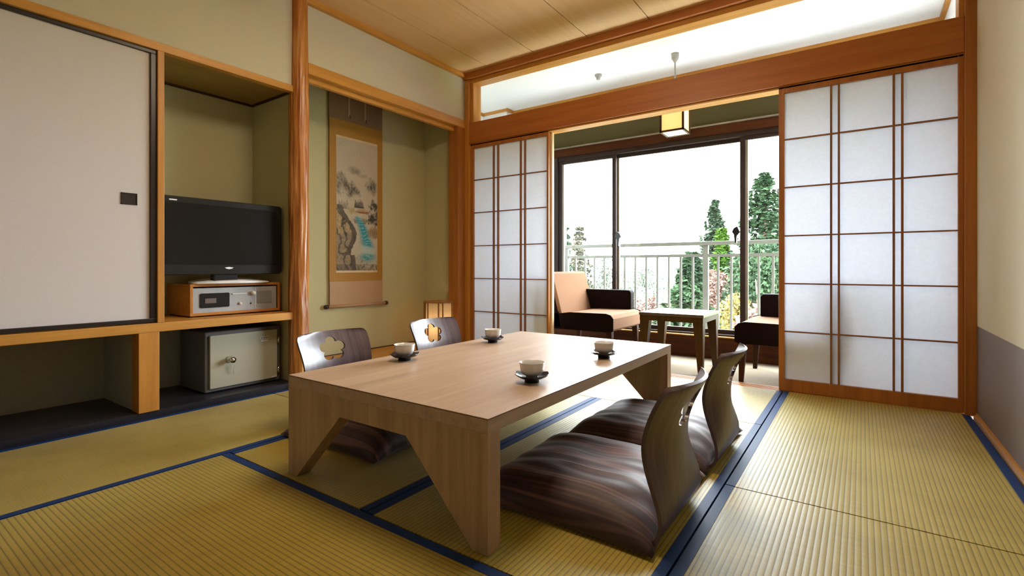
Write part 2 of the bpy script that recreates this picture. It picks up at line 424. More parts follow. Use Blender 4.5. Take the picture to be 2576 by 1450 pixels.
# beams and posts of the left wall
trim(B(XL - .045, XL, YB, 1.772, 1.870, 1.911), M['orange_y'])                       # head rail of closet
trim(B(XL - .05, XL, 1.878, 3.452, 2.020, 2.092), M['orange_y'])                     # alcove lintel
trim(B(XL - .085, XL - .05, 1.878, 3.452, 1.985, 2.092), M['orange_y'])
trim(B(XL - .06, XL - .012 + .035, YB, 3.43, 2.468, ZC), M['orange_y'])              # ceiling moulding left
trim(B(XL - .05, XL, 1.032, 1.062, .476, 1.870), M['orange_z'])                      # post between closet and niche
lp = trim(B(XL - .09, XL + .0, 0.950, 1.040, .03, .430), M['orange_z'])              # short post under the shelf
trim(B(XL - .115, XL, 3.339, 3.452, .055, 2.020), M['red_z'])                        # alcove corner post
trim(B(XL, XL + .05, 3.43, 3.50, 0, 2.451), M['orange_z'])                           # post edge beside shoji
# ceiling beam and transom frame of the shoji wall
trim(B(XL, XR, 3.41, 3.452, 2.452, ZC), M['red_x'])
trim(B(XL + .0, XR, 3.452, 3.56, 2.418, ZC + .02), M['orange_x'])
trim(B(XL + .05, XL + .085, 3.452, 3.56, 2.065, 2.418), M['orange_z'])
trim(B(.418, .445, 3.452, 3.56, 2.065, 2.418), M['orange_z'])
# big lintel over the shoji
trim(B(XL + .05, .438, 3.43, 3.452, 1.872, 2.058), M['red_x'])
trim(B(XL + .05, .438, 3.452, 3.56, 1.872, 2.056), M['red_x'], 0)
trim(B(.438, XR, 3.42, 3.57, 0, ZC), M['red_z'])                                      # right post
trim(B(XL + .05, .438, 3.452, 3.545, 1.858, 1.872), M['orange_x'], 0)                 # grooved head track
# threshold with sliding tracks
th = MB(); th.box(XL, .438, 3.45, 3.56, -.05, -.006)
for k in range(4): th.box(XL, .438, 3.452 + .030 * k, 3.463 + .030 * k, -.006, .0)
trim(th, M['orange_x'], 0)
trim(B(XR - .006, XR, YB, 3.42, 0, .018), M['orange_y'], 0)                           # fine strip under wainscot
trim(B(XR - .014, XR, YB, 3.42, -.05, .006), M['silk_pink'], 0)

# ------------------------------------------------------------------ tatami
def tatami(x0, x1, y0, y1, ribs, borders, label):
    t = thing('tatami_mat', ((x0 + x1) / 2, (y0 + y1) / 2, -.055), label, 'tatami mat')
    g = .0030; w = .030
    xa, xb, ya, yb = x0 + g, x1 - g, y0 + g, y1 - g
    ia = xa + (w if 'L' in borders else 0); ib = xb - (w if 'R' in borders else 0)
    ja = ya + (w if 'D' in borders else 0); jb = yb - (w if 'U' in borders else 0)
    MB().box(ia, ib, ja, jb, -.055, -.001).build('woven_rush', M['rush_' + ribs], t)
    e = []
    if 'L' in borders: e.append((xa, ia, ya, yb))
    if 'R' in borders: e.append((ib, xb, ya, yb))
    if 'D' in borders: e.append((xa, xb, ya, ja))
    if 'U' in borders: e.append((xa, xb, jb, yb))
    for q in e: MB().box(q[0], q[1], q[2], q[3], -.055, .0002).build('cloth_border', M['heri'], t)
    return t
tatami(XL + .012, -2.120, 1.62, 3.452, 'y', 'LR', 'tatami mat in front of the picture alcove, partly hidden by the low table')
tatami(XL + .012, -2.120, -.15, 1.62, 'y', 'LR', 'olive tatami mat running along the closet door and the safe niche')
tatami(-2.120, -.390, .10, 1.0, 'x', 'UD', 'yellow tatami mat in the foreground, across the near end of the low table')
tatami(-2.120, -1.258, 1.0, 2.65, 'y', 'LR', 'tatami mat under the left half of the low table')
tatami(-1.258, -.390, 1.0, 2.65, 'y', 'LR', 'tatami mat under the two right floor chairs with a bright blue border')
tatami(-2.120, -.390, 2.65, 3.452, 'x', 'R', 'pale sunlit tatami mat at the sliding door opening behind the table')
tatami(-.390, .462, 1.85, 3.452, 'y', 'LR', 'tatami mat in front of the right paper sliding door')
tatami(-.390, .462, .05, 1.85, 'y', 'LR', 'tatami mat at the lower right corner, nearer than the cross seam')
tatami(-2.120, .462, YB, .05, 'x', 'U', 'tatami mat under the viewer, beside the foreground mat')
tatami(XL + .012, -2.120, YB, -.15, 'y', 'R', 'tatami mat behind the viewer at the closet end')

# ------------------------------------------------------------------ log pillar
def pillar():
    mb = MB(); cx, cy_, r0 = -2.958, 1.823, .0585
    nz, seg = 110, 56; vs = []
    for i in range(nz + 1):
        z = 2.505 * i / nz
        for k in range(seg):
            a = 2 * PI_ * k / seg
            p = Vector((math.cos(a) * 2.6, math.sin(a) * 2.6, z * 2.2))
            q = Vector((math.cos(a) * 5.5, math.sin(a) * 5.5, z * 2.6 + 9))
            amp = 1.0 if z < 1.95 else max(.25, 1 - (z - 1.95) * 2)
            r = r0 * (1 - .02 * z) + amp * (.006 * noise.noise(p) + .011 * abs(noise.noise(q)) + .0045 * noise.noise(q * 2.3)) - .002
            vs.append((cx + r * math.cos(a), cy_ + r * math.sin(a), z))
    fs = [(i * seg + k, i * seg + (k + 1) % seg, (i + 1) * seg + (k + 1) % seg, (i + 1) * seg + k) for i in range(nz) for k in range(seg)]
    mb.add(vs, fs, True)
    mb.f += [tuple(range(seg - 1, -1, -1)), tuple(range(len(vs) - seg, len(vs)))]; mb.sm += [False, False]
    o = mb.build('log_pillar', M['log'], origin=(cx, cy_, 0))
    tag(o, 'knobbly polished natural log pillar between television niche and picture alcove', 'pillar')
pillar()

# ------------------------------------------------------------------ closet sliding door, shelf
d = thing('door_1', (XL - .03, .3, .48), 'pinkish white closet sliding door with black lacquer frame', 'sliding door', kind='structure')
MB().box(XL - .036, XL - .026, -.75, 1.008, .498, 1.852).build('door_panel', M['fusuma'], d)
fr = MB(); y0, y1 = -.775, 1.031
fr.box(XL - .042, XL - .014, y0, y1, .480, .500); fr.box(XL - .042, XL - .014, y0, y1, 1.850, 1.868)
fr.box(XL - .042, XL - .014, 1.006, y1, .500, 1.850); fr.box(XL - .042, XL - .014, y0, -.75, .500, 1.850)
fr.build('door_frame', M['black_lacquer'], d, bevel=.002)
h = MB(); h.box(XL - .0262, XL - .0250, .888, .949, 1.073, 1.125)
pull = h.build('door_pull', M['black_lacquer'], d)
h = MB()
for q in ((.885, .889, 1.070, 1.128), (.948, .952, 1.070, 1.128), (.885, .952, 1.070, 1.074), (.885, .952, 1.124, 1.128)): h.box(XL - .0255, XL - .022, *q)
h.build('pull_rim', M['black_lacquer'], pull)
d2 = thing('door_4', (XL - .05, -1.3, .48), kind='structure')
MB().box(XL - .040, XL - .030, YB, -.775, .480, 1.868).build('door_panel', M['fusuma'], d2)
sh = MB(); sh.prism([(XL, YB), (XL, 1.792), (XL - .035, 1.792), (XL - .035, 1.785), (XB, 1.785), (XB, YB)], 'z', .430, .476)
o = sh.build('shelf_board', M['orange_y'], bevel=.003)
tag(o, 'long honey wood shelf board running under the closet door and the television', 'shelf')

# ------------------------------------------------------------------ television
t = thing('television', (-3.10, 1.43, .664), 'black flat television on a silver stand, on top of the wooden radio', 'television')
tv = MB()
def rrect(y0, y1, z0, z1, r, n=5):
    pts = []
    for (cy_, cz, a0) in ((y1 - r, z0 + r, -90), (y1 - r, z1 - r, 0), (y0 + r, z1 - r, 90), (y0 + r, z0 + r, 180)):
        for k in range(n + 1):
            a = R(a0 + 90 * k / n); pts.append((cy_ + r * math.cos(a), cz + r * math.sin(a)))
    return pts
tv.prism(rrect(1.075, 1.768, .718, 1.152, .022), 'x', -3.115, -3.06); tv.prism(rrect(1.13, 1.71, .75, 1.11, .04), 'x', -3.150, -3.115)
tv.build('casing', M['plastic_black'], t, bevel=.005)
MB().box(-3.0605, -3.0585, 1.108, 1.735, .775, 1.118).build('screen', M['screen'], t)
MB().box(-3.0600, -3.0575, 1.128, 1.166, 1.126, 1.133).build('badge', M['badge'], t)
MB().prism([(1.415, .759), (1.425, .752), (1.440, .749), (1.455, .752), (1.465, .759), (1.440, .762)], 'x', -3.060, -3.056).build('badge', M['badge'], t)
MB().box(-3.12, -3.075, 1.36, 1.50, .672, .74).build('stand_neck', M['plastic_black'], t, bevel=.008)
st = MB(); P = []
for k in range(25):
    u = -1 + 2 * k / 24; P.append((1.475 + .215 * u, u))
vs = []; 
for (y, u) in P:
    xf = -3.075 + .045 * (1 - u * u) - .03 * 0; xb = -3.16
    zt = .669 + .020 * (1 - u * u) ** .7
    vs += [(xb, y, .664), (xf, y, .664), (xf, y, .664 + .008 + .005 * (1 - u * u)), (xb, y, zt + .010)]
fs = []
for i in range(24):
    for k in range(4): fs.append((i * 4 + k, i * 4 + (k + 1) % 4, (i + 1) * 4 + (k + 1) % 4, (i + 1) * 4 + k))
fs += [(3, 2, 1, 0), (96, 97, 98, 99)]
st.add(vs, fs, True); st.build('stand_base', M['silver'], t)

# ------------------------------------------------------------------ radio
t = thing('table_radio', (-3.235, 1.50, .476), 'wooden cased radio with grey front panel, on the shelf under the television', 'radio')
X0 = -3.078
c = MB(); c.box(-3.39, X0, 1.238, 1.766, .649, .664); c.box(-3.39, X0, 1.238, 1.766, .483, .499)
c.box(-3.39, X0, 1.238, 1.254, .499, .649); c.box(-3.39, X0, 1.750, 1.766, .499, .649); c.box(-3.39, -3.38, 1.254, 1.750, .499, .649)
c.build('wooden_case', M['radio_y'], t, bevel=.0015)
MB().box(-3.11, X0 - .008, 1.254, 1.744, .499, .640).build('front_panel', M['grey_panel'], t)
dsp = MB(); dsp.prism(rrect(1.292, 1.453, .526, .610, .008), 'x', X0 - .009, X0 - .003); dsp = dsp.build('display_window', M['plastic_black'], t)
MB().box(X0 - .004, X0 - .002, 1.318, 1.378, .552, .580).build('card', plain('display_card', (.12, .085, .075), .6), dsp)
MB().box(X0 - .008, X0 - .002, 1.470, 1.553, .598, .603).build('tuning_bar', M['knob'], t)
MB().lathe([(0, 0), (.011, 0), (.013, .004), (.012, .020), (.0, .022)], (X0 - .008, 1.592, .601), 24, axis='x').build('knob', M['knob'], t)
MB().lathe([(0, 0), (.008, 0), (.008, .010), (.0, .011)], (X0 - .008, 1.516, .541), 20, axis='x').build('knob', M['knob'], t)
MB().lathe([(0, 0), (.004, 0), (.004, .004), (.0, .005)], (X0 - .008, 1.581, .539), 16, axis='x').build('button', M['plastic_black'], t)
MB().box(X0 - .008, X0 - .006, 1.608, 1.6105, .505, .636).build('panel_seam', M['badge'], t)
MB().box(X0 - .008, X0 - .0055, 1.620, 1.712, .536, .612).build('speaker_grille', M['speaker_cloth'], t)
ft = [(-3.36, 1.26), (-3.36, 1.744), (-3.10, 1.26), (-3.10, 1.744)]
for (a, b) in ft: MB().box(a - .012, a + .012, b - .012, b + .012, .476, .484).build('foot', M['plastic_black'], t)

# ------------------------------------------------------------------ safe
t = thing('small_safe', (-3.22, 1.54, .03), 'grey steel safe with a pale door, in the niche under the shelf', 'safe')
X0 = -3.062
MB().box(-3.40, X0 - .012, 1.313, 1.764, .036, .385).build('steel_body', M['safe_body'], t, bevel=.006)
MB().box(X0 - .014, X0, 1.336, 1.738, .056, .364).build('safe_door', M['safe_door'], t, bevel=.003)
k = MB().lathe([(0, 0), (.019, 0), (.020, .006), (.014, .012), (.014, .030), (.018, .036), (.017, .046), (.0, .050)], (X0, 1.444, .215), 28, axis='x').build('lock_knob', M['chrome'], t)
MB().tube([(X0 + .035, 1.452, .205), (X0 + .025, 1.458, .18), (X0 + .012, 1.460, .13)], .0015, 6).build('key_string', M['badge'], k)
MB().box(X0, X0 + .0015, 1.628, 1.682, .310, .326).build('name_plate', M['silver'], t)
lab = MB()
for i in range(5): lab.box(X0 + .0015, X0 + .0022, 1.632 + .010 * i, 1.638 + .010 * i, .314, .322)
lab.build('plate_lettering', M['safe_body'], t)
MB().box(X0, X0 + .0012, 1.632, 1.676, .296, .304).build('small_sticker', M['badge'], t)
MB().box(X0 - .001, X0 + .002, 1.70, 1.735, .060, .068).build('maker_plate', M['badge'], t)
for z in (.10, .29):
    MB().lathe([(0, -.022), (.007, -.022), (.007, .022), (0, .022)], (X0 - .006, 1.748, z), 16).build('hinge', M['chrome'], t)
for (a, b) in ((-3.37, 1.34), (-3.37, 1.74), (-3.10, 1.34), (-3.10, 1.74)):
    MB().lathe([(0, .03), (.012, .03), (.012, .037), (0, .037)], (a, b, 0), 12).build('foot', M['plastic_black'], t)

# ------------------------------------------------------------------ hanging scroll
def painting_colour(u, v):
    P = lambda a, b: noise.fractal(Vector((a, b, 3.1)), 1.0, 2.1, 5)
    n1 = P(u * 6, v * 14); n2 = P(u * 22 + 9, v * 50); n3 = P(u * 45, v * 110 + 4)
    c = Vector((.46, .39, .30)) * (1 + .05 * n1)
    ink = Vector((.05, .048, .04))
    def lay(c, col, a): a = max(0, min(1, a)); return c * (1 - a) + Vector(col) * a
    def blob(cu, cv, ru, rv): return 1 - ((u - cu) / ru) ** 2 - ((v - cv) / rv) ** 2
    c = lay(c, (.17, .15, .13), .55 * (blob(.42, .775, .20, .035) + .8 * n1 + .2 * n2) * 1.1)
    c = lay(c, (.17, .15, .13), .35 * (blob(.62, .74, .14, .02) + .8 * n1))
    for (a, b, ru, rv) in ((.10, .66, .22, .08), (.33, .62, .22, .075), (.86, .665, .18, .07)):
        ridge = abs(math.sin(u * 38 + 5 * n1))
        c = lay(c, (.10, .088, .072), .85 * (blob(a, b, ru, rv) + .9 * n1 + .3 * n2) * (.5 + .6 * ridge))
    for k in range(6):                                          # distant conifers in ink
        uu = .44 + .035 * k; hh = .03 + .025 * abs(math.sin(k * 2.4 + 1))
        w = (.505 + hh - v) / hh * .028
        if .485 < v < .505 + hh and abs(u - uu) < w: c = lay(c, ink, .75 + .3 * n2)
    for k in range(4):
        uu = .06 + .06 * k; hh = .035 + .02 * math.sin(k * 3.)
        w = (.50 + hh - v) / hh * .03
        if .47 < v < .50 + hh and abs(u - uu) < w: c = lay(c, ink, .35 + .3 * n2)
    c = lay(c, (.36, .21, .09), 1.1 * (blob(.60, .462, .19, .022) + .5 * n2))
    if abs(v - (.452 + .02 * abs(u - .6))) < .004 and .44 < u < .78: c = lay(c, (.14, .055, .02), .9)
    c = lay(c, (.34, .29, .13), .9 * (blob(.36, .46, .14, .03) + .6 * n2))
    c = lay(c, (.045, .042, .034), 1.5 * (blob(.95, .455, .22, .10) + 1.0 * n1 + .5 * n2))    # pine on the right
    c = lay(c, (.15, .12, .075), 1.1 * (blob(.56, .385, .22, .028) + .7 * n2))
    # river
    riv = .46 + .10 * math.sin((.42 - v) * 9) + .55 * max(0, (.40 - v)) ** 1.1
    wid = .09 + .55 * max(0, .40 - v)
    if v < .42:
        a = 1 - abs(u - riv - wid * .45) / (wid + .02)
        n0 = noise.noise(Vector((u * 2.5, v * 16, 1.0))); k_ = max(0, min(1, .62 + 1.6 * n0 - .9 * (v - .2)))
        teal = Vector((.02, .26, .33)) * k_ + Vector((.36, .46, .43)) * (1 - k_)
        c = lay(c, teal, 1.5 * a * (1 if v > .10 else max(0, (v - .05) * 20)))
        c = lay(c, (.55, .55, .48), .5 * a * (abs(math.sin(v * 130 + 3 * n1)) > .93))
    c = lay(c, (.31, .21, .11), 1.3 * (blob(.93, .30, .24, .055) + .5 * n2))
    c = lay(c, (.09, .07, .045), .6 * (blob(.93, .30, .22, .05) + .3 * n1) * (abs(math.sin(u * 60 + v * 40)) > .7))
    # cliff on the left
    edge = .34 - .55 * (v - .30) - .12 * math.sin(v * 16) if v > .12 else .47 - .4 * v
    if v < .50 and u < edge + .03 * n1:
        base = Vector((.36, .27, .15)) if v > .28 else Vector((.27, .20, .13))
        c = lay(c, base * (1 + .4 * n2), 1.6 * min(1, (.50 - v) * 12))
        s = math.sin(u * 34 + v * 26 + 4 * n1)
        c = lay(c, (.045, .04, .036), .95 * max(0, s) ** 2)
        if edge - u < .11: c = lay(c, (.07, .062, .05), .85)
    if v < .20 and u > edge:
        c = lay(c, Vector((.28, .24, .13)) * (1 + .6 * n2), 5 * (.15 - v) * (1.35 - u) + .15 * n2)
        c = lay(c, (.10, .085, .06), (.45 * max(0, n2 * 2)) if v < .13 - .06 * u else 0)
    if v < .05: c = lay(c, (.09, .075, .06), .5 + .6 * n2)
    return [max(.01, min(1, q * (1 + .10 * n3))) for q in c]
def scroll():
    X = XB + .022
    t = thing('hanging_scroll', (X, 2.645, .44), 'hanging scroll with ink landscape and blue river on ochre silk', 'hanging scroll')
    def sheet(name, y0, y1, z0, z1, x, mat, th=.0015, bow=.004):
        mb = MB(); n = 12; vs = []
        for i in range(n + 1):
            for j in range(n + 1):
                u = i / n; v = j / n
                vs.append((x + bow * math.sin(PI_ * u) * math.sin(PI_ * v * .9 + .2), y0 + (y1 - y0) * u, z0 + (z1 - z0) * v))
        k = len(vs); vs += [(p[0] - th, p[1], p[2]) for p in vs]
        fs = [(i * (n + 1) + j, (i + 1) * (n + 1) + j, (i + 1) * (n + 1) + j + 1, i * (n + 1) + j + 1) for i in range(n) for j in range(n)]
        fs += [tuple(q + k for q in reversed(f)) for f in fs]
        mb.add(vs, fs, True); return mb.build(name, mat, t, fix=False)
    sheet('upper_silk', 2.378, 2.910, 1.955, 2.30, X, M['silk_brown'])
    sheet('mounting_silk', 2.380, 2.912, .645, 1.955, X, M['silk_orange'])
    sheet('lower_silk', 2.383, 2.916, .452, .645, X, M['silk_pink'])
    sheet('paper_margin', 2.438, 2.853, .717, 1.826, X + .0028, plain('painting_margin', (.62, .47, .30), .8))
    # painting: a finely divided sheet coloured by its own picture
    n, m = 90, 240; y0, y1, z0, z1 = 2.441, 2.850, .734, 1.806; vs = []
    for i in range(n + 1):
        for j in range(m + 1):
            u = i / n; v = j / m
            vs.append((X + .0055 + .004 * math.sin(PI_ * u) * math.sin(PI_ * v * .9 + .2), y0 + (y1 - y0) * u, z0 + (z1 - z0) * v))
    mb = MB(); mb.add(vs, [(i * (m + 1) + j, (i + 1) * (m + 1) + j, (i + 1) * (m + 1) + j + 1, i * (m + 1) + j + 1) for i in range(n) for j in range(m)], True)
    mt_, nt, b = new_mat('landscape_painting')
    at = nt.nodes.new('ShaderNodeVertexColor'); at.layer_name = 'picture'
    nt.links.new(at.outputs[0], b.inputs['Base Color']); b.inputs['Roughness'].default_value = .85
    o = mb.build('painting', mt_, t, fix=False)
    ca = o.data.color_attributes.new('picture', 'FLOAT_COLOR', 'POINT'); flat = []
    for i in range(n + 1):
        for j in range(m + 1): flat += painting_colour(i / n, j / m) + [1.0]
    ca.data.foreach_set('color', flat)
    rod = MB().lathe([(0, 2.36), (.013, 2.36), (.013, 2.94), (0, 2.94)], (X + .004, 0, .447), 20, axis='y').build('roller', M['silk_pink'], t)
    for y in (2.350, 2.950):
        MB().lathe([(0, -.014), (.016, -.013), (.018, 0), (.016, .013), (0, .014)], (X + .004, y, .447), 20, axis='y').build('roller_knob', M['black_lacquer'], rod)
    for y in (2.56, 2.722):
        MB().box(X + .005, X + .007, y - .008, y + .008, 1.995, 2.30).build('wind_ribbon', M['silk_pink'], t)
        MB().tube([(X + .008, y + .004, 2.01), (X + .010, y + .010, 1.985)], .003, 6).build('tassel', M['lamp_wood'], t)
    MB().lathe([(0, 2.36), (.010, 2.36), (.010, 2.93), (0, 2.93)], (X, 0, 2.30), 16, axis='y').build('hanging_rod', M['lamp_wood'], t)
    MB().tube([(X, 2.48, 2.31), (X, 2.645, 2.39), (X, 2.81, 2.31)], .003, 6).build('hanging_cord', M['silk_pink'], t)
scroll()

# ------------------------------------------------------------------ alcove floor lamp
def andon():
    c0 = (-3.12, 3.290, .055)
    t = thing('floor_lamp', c0, 'glowing paper floor lamp with dark rim in the corner of the picture alcove', 'lamp')
    N = 6; rr = .145; cor = [(c0[0] + rr * math.cos(2 * PI_ * k / N + .35), c0[1] + rr * math.sin(2 * PI_ * k / N + .35)) for k in range(N)]
    MB().prism(cor, 'z', .055, .085).build('base', M['andon_wood'], t, bevel=.002)
    ring = MB()
    for k in range(N):
        a = Vector((*cor[k], 0)); b = Vector((*cor[(k + 1) % N], 0)); n = (b - a).cross(Vector((0, 0, 1))).normalized() * .006
        ring.hexa([(*(a + n).xy, .443), (*(b + n).xy, .443), (*(b - n).xy, .443), (*(a - n).xy, .443)], [(*(a + n).xy, .458), (*(b + n).xy, .458), (*(b - n).xy, .458), (*(a - n).xy, .458)])
    ring.build('top_rim', M['andon_wood'], t)
    sh_ = MB(); ins = [(c0[0] + .93 * (q[0] - c0[0]), c0[1] + .93 * (q[1] - c0[1])) for q in cor]
    vs = [(*q, .086) for q in ins] + [(*q, .440) for q in ins]
    sh_.add(vs, [(k, (k + 1) % N, N + (k + 1) % N, N + k) for k in range(N)])
    m = bpy.data.materials.new('floor_lamp_paper'); m.use_nodes = True; nt = m.node_tree; nt.nodes.remove(nt.nodes['Principled BSDF'])
    tr = nt.nodes.new('ShaderNodeBsdfTranslucent'); di = nt.nodes.new('ShaderNodeBsdfDiffuse'); mx = nt.nodes.new('ShaderNodeMixShader')
    f = noise_tex(nt, coords(nt), 40); r = ramp(nt, [(.3, (.82, .68, .52)), (.7, (.9, .76, .60))]); nt.links.new(f, r.inputs[0])
    for q in (tr, di): nt.links.new(r.outputs[0], q.inputs[0])
    mx.inputs[0].default_value = .6; nt.links.new(di.outputs[0], mx.inputs[1]); nt.links.new(tr.outputs[0], mx.inputs[2]); nt.links.new(mx.outputs[0], nt.nodes['Material Output'].inputs[0])
    sh_.build('paper_shade', m, t)
    for k in range(N):
        for s_ in (-1, 1):
            a = 2 * PI_ * k / N + .35 + s_ * .14
            rad = rr * math.cos(PI_ / N) / math.cos((PI_ / N) - .14)
            px, py = c0[0] + rad * math.cos(a), c0[1] + rad * math.sin(a)
            MB().box(px - .0045, px + .0045, py - .0045, py + .0045, .085, .444).build('stave', M['andon_wood'], t)
    MB().lathe([(0, .20), (.022, .205), (.030, .235), (.022, .268), (0, .275)], (c0[0], c0[1], 0), 20).build('bulb', M['bulb'], t)
    MB().lathe([(0, .085), (.014, .085), (.014, .20), (0, .20)], (c0[0], c0[1], 0), 12).build('lamp_holder', M['plastic_black'], t)
andon()

# ------------------------------------------------------------------ shoji doors
def shoji(name, x0, x1, y, pairs, zs, label):
    t = thing(name, ((x0 + x1) / 2, y + .015, 0), label, 'sliding door', kind='structure')
    z0, z1 = .003, 1.868; ix0, ix1 = x0 + .030, x1 - .022 if x1 > 0 else x1 - .018
    fr = MB()
    fr.box(x0, ix0, y, y + .030, z0, z1); fr.box(ix1, x1, y, y + .030, z0, z1)
    fr.box(ix0, ix1, y, y + .030, z0, .074); fr.box(ix0, ix1, y, y + .030, 1.830, z1)
    fr.build('door_frame', M['red_z'], t, bevel=.001)
    la = MB(); w = .0055
    for (a, b) in pairs:
        for xx in (a, b): la.box(xx - w, xx + w, y + .004, y + .022, .074, 1.830)
    for z in zs: la.box(ix0, ix1, y + .006, y + .022, z - .004, z + .004)
    la.build('lattice', M['lattice'], t)
    MB().box(ix0 - .004, ix1 + .004, y + .0222, y + .0228, .070, 1.834).build('paper', M['shoji_paper'], t)
    return t
ZS = [.366, .660, .953, 1.250, 1.545]
shoji('door_2', -.414, .438, YS, [(-.142, -.104), (.150, .187)], ZS, 'right paper sliding door with paired lattice bars beside the right wall')
shoji('door_3', XL + .05, -2.065, YS, [(-2.630, -2.582), (-2.344, -2.301)], ZS, 'left paper sliding door behind the far left floor chair')
trim(B(-2.092, -2.050, YS + .034, YS + .062, .003, 1.868), M['lit_edge'], 0)      # stile of the hidden rear panel, coloured as if lit by the window

# ------------------------------------------------------------------ sunroom
S(B(-3.45, .50, YE - .01, YW + .02, -.08, -.010).build('floor_sunroom', M['carpet']))
S(B(-3.50, .56, YE, YW + .15, 2.450, 2.53).build('ceiling_sunroom', M['white']))
S(B(-3.50, -3.41, YE, YW + .1, -.08, 2.45).build('wall_sunroom_left', M['white']))
S(B(.46, .56, YE, YW + .1, -.08, 2.45).build('wall_sunroom_right', M['white']))
sp = MB(); sp.box(-3.41, -2.935, 3.50, YE, -.08, 2.45); sp.box(XL, XL + .05, 3.50, YE, -.05, 2.452)
S(sp.build('wall_sunroom_partition', M['white']))
S(B(-3.41, -3.09, 4.30, YW + .1, -.05, 2.45).build('wall_sunroom_pier', M['white']))
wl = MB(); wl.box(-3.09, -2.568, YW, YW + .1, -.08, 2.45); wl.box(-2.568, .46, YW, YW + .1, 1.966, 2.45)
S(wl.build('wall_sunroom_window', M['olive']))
cn = MB()
cn.box(-3.41, -3.385, YE, 4.30, 2.425, 2.45); cn.box(-3.41, -3.09, 4.275, 4.30, 2.425, 2.45); cn.box(-3.09, -3.065, 4.275, YW, 2.425, 2.45)
cn.box(-3.065, .46, YW - .025, YW, 2.425, 2.45); cn.box(.435, .46, YE, YW - .025, 2.425, 2.45)
trim(cn, M['orange_x'], 0)
trim(B(-2.60, .46, YW - .035, YW + .0, 1.956, 1.968), M['sash_light'], 0)
trim(B(-2.60, .46, YW - .015, YW + .1, 1.880, 1.956), M['dark_x'], 0)
trim(B(-3.09, .46, YW - .035, YW + .06, -.01, .172), M['dark_x'], 0)
trim(B(-3.09, .46, YW - .045, YW + .06, .172, .180), M['orange_x'], 0)
# sliding window
w = thing('window_1', (-1.05, YW + .03, .180), 'wide dark framed sliding window onto the balcony', 'window', kind='structure')
f = MB(); y0, y1 = YW, YW + .09
f.box(-2.575, -2.530, y0 - .01, y1, .180, 1.880); f.box(.40, .455, y0, y1, .180, 1.880)
f.box(-2.530, .40, y0, y1, 1.838, 1.880); f.box(-2.530, .40, y0, y1, .180, .196)
f.build('window_frame', M['sash_bronze'], w, bevel=.002)
def sash(x0, x1, y, pale_left, pale_right):
    g = MB(); s_ = .040
    g.box(x0, x0 + s_, y, y + .028, .196, 1.838); g.box(x1 - s_, x1, y, y + .028, .196, 1.838)
    g.box(x0 + s_, x1 - s_, y, y + .028, .196, .232); g.box(x0 + s_, x1 - s_, y, y + .028, 1.806, 1.838)
    g = g.build('sash', M['sash_bronze'], w, bevel=.0015)
    MB().box(x0 + s_ - .003, x1 - s_ + .003, y + .012, y + .016, .229, 1.809).build('glass_pane', M['glass'], g)
    if pale_left: MB().box(x0 + s_, x0 + s_ + .020, y + .004, y + .026, .232, 1.806).build('sash_liner', M['sash_light'], g)
    if pale_right: MB().box(x1 - s_ - .008, x1 - s_, y + .004, y + .026, .232, 1.806).build('sash_liner', M['sash_light'], g)
sash(-2.532, -1.905, YW + .010, 1, 0)
sash(-1.948, -.775, YW + .045, 1, 0)
sash(-.815, -.185, YW + .010, 1, 0)
sash(-.228, .400, YW + .045, 1, 0)
for xx, s_ in ((-1.905, 1), (-.812, -1)):
    lk = MB(); lk.prism([(xx, 1.05), (xx + s_ * .018, 1.10), (xx + s_ * .045, 1.085), (xx + s_ * .060, 1.055), (xx + s_ * .045, 1.03), (xx + s_ * .038, .96), (xx + s_ * .026, .96), (xx + s_ * .022, 1.02)], 'y', YW - .022, YW + .008)
    lk.build('window_lock', M['plastic_black'], w, bevel=.002)

# pendant lantern
t = thing('pendant_lantern', (-1.20, 3.95, 1.815), 'lit square paper lantern with dark wood frame hanging from the sunroom ceiling', 'lantern')
hx = .0930; z0, z1 = 1.818, 2.06
fr = MB()
for sx in (-1, 1):
    for sy in (-1, 1):
        a, b = -1.20 + sx * (hx - .007), 3.95 + sy * (hx - .007); fr.box(a - .007, a + .007, b - .007, b + .007, z0, z1)
for z in (z0, z1 - .014):
    for s_ in (-1, 1):
        fr.box(-1.20 - hx, -1.20 + hx, 3.95 + s_ * (hx - .007) - .007, 3.95 + s_ * (hx - .007) + .007, z, z + .014)
        fr.box(-1.20 + s_ * (hx - .007) - .007, -1.20 + s_ * (hx - .007) + .007, 3.95 - hx, 3.95 + hx, z, z + .014)
fr.build('lantern_frame', M['lamp_wood'], t)
q = hx - .010; ps = MB()
ps.add([(-1.20 + a * q, 3.95 + b * q, z) for z in (z0 + .004, z1) for a, b in ((-1, -1), (1, -1), (1, 1), (-1, 1))], [(0, 1, 5, 4), (1, 2, 6, 5), (2, 3, 7, 6), (3, 0, 4, 7), (0, 3, 2, 1)])
ps.build('paper_shade', M['lantern_paper'], t)
MB().lathe([(0, 2.04), (.055, 2.05), (.05, 2.062), (.006, 2.07), (.006, 2.425), (0, 2.425)], (-1.20, 3.95, 0), 16).build('hanging_rod', M['sleeve_white'], t)
MB().lathe([(0, 2.385), (.012, 2.385), (.028, 2.41), (.030, 2.45), (0, 2.45)], (-1.20, 3.95, 0), 24).build('ceiling_canopy', M['sleeve_white'], t)
o = MB().lathe([(0, 2.405), (.016, 2.408), (.020, 2.425), (.030, 2.437), (.032, 2.45), (0, 2.45)], (-1.882, 3.993, 0), 24).build('ceiling_sprinkler', M['sleeve_white'], origin=(-1.882, 3.993, 2.45))
tag(o, 'small round grey sprinkler on the white sunroom ceiling', 'sprinkler')

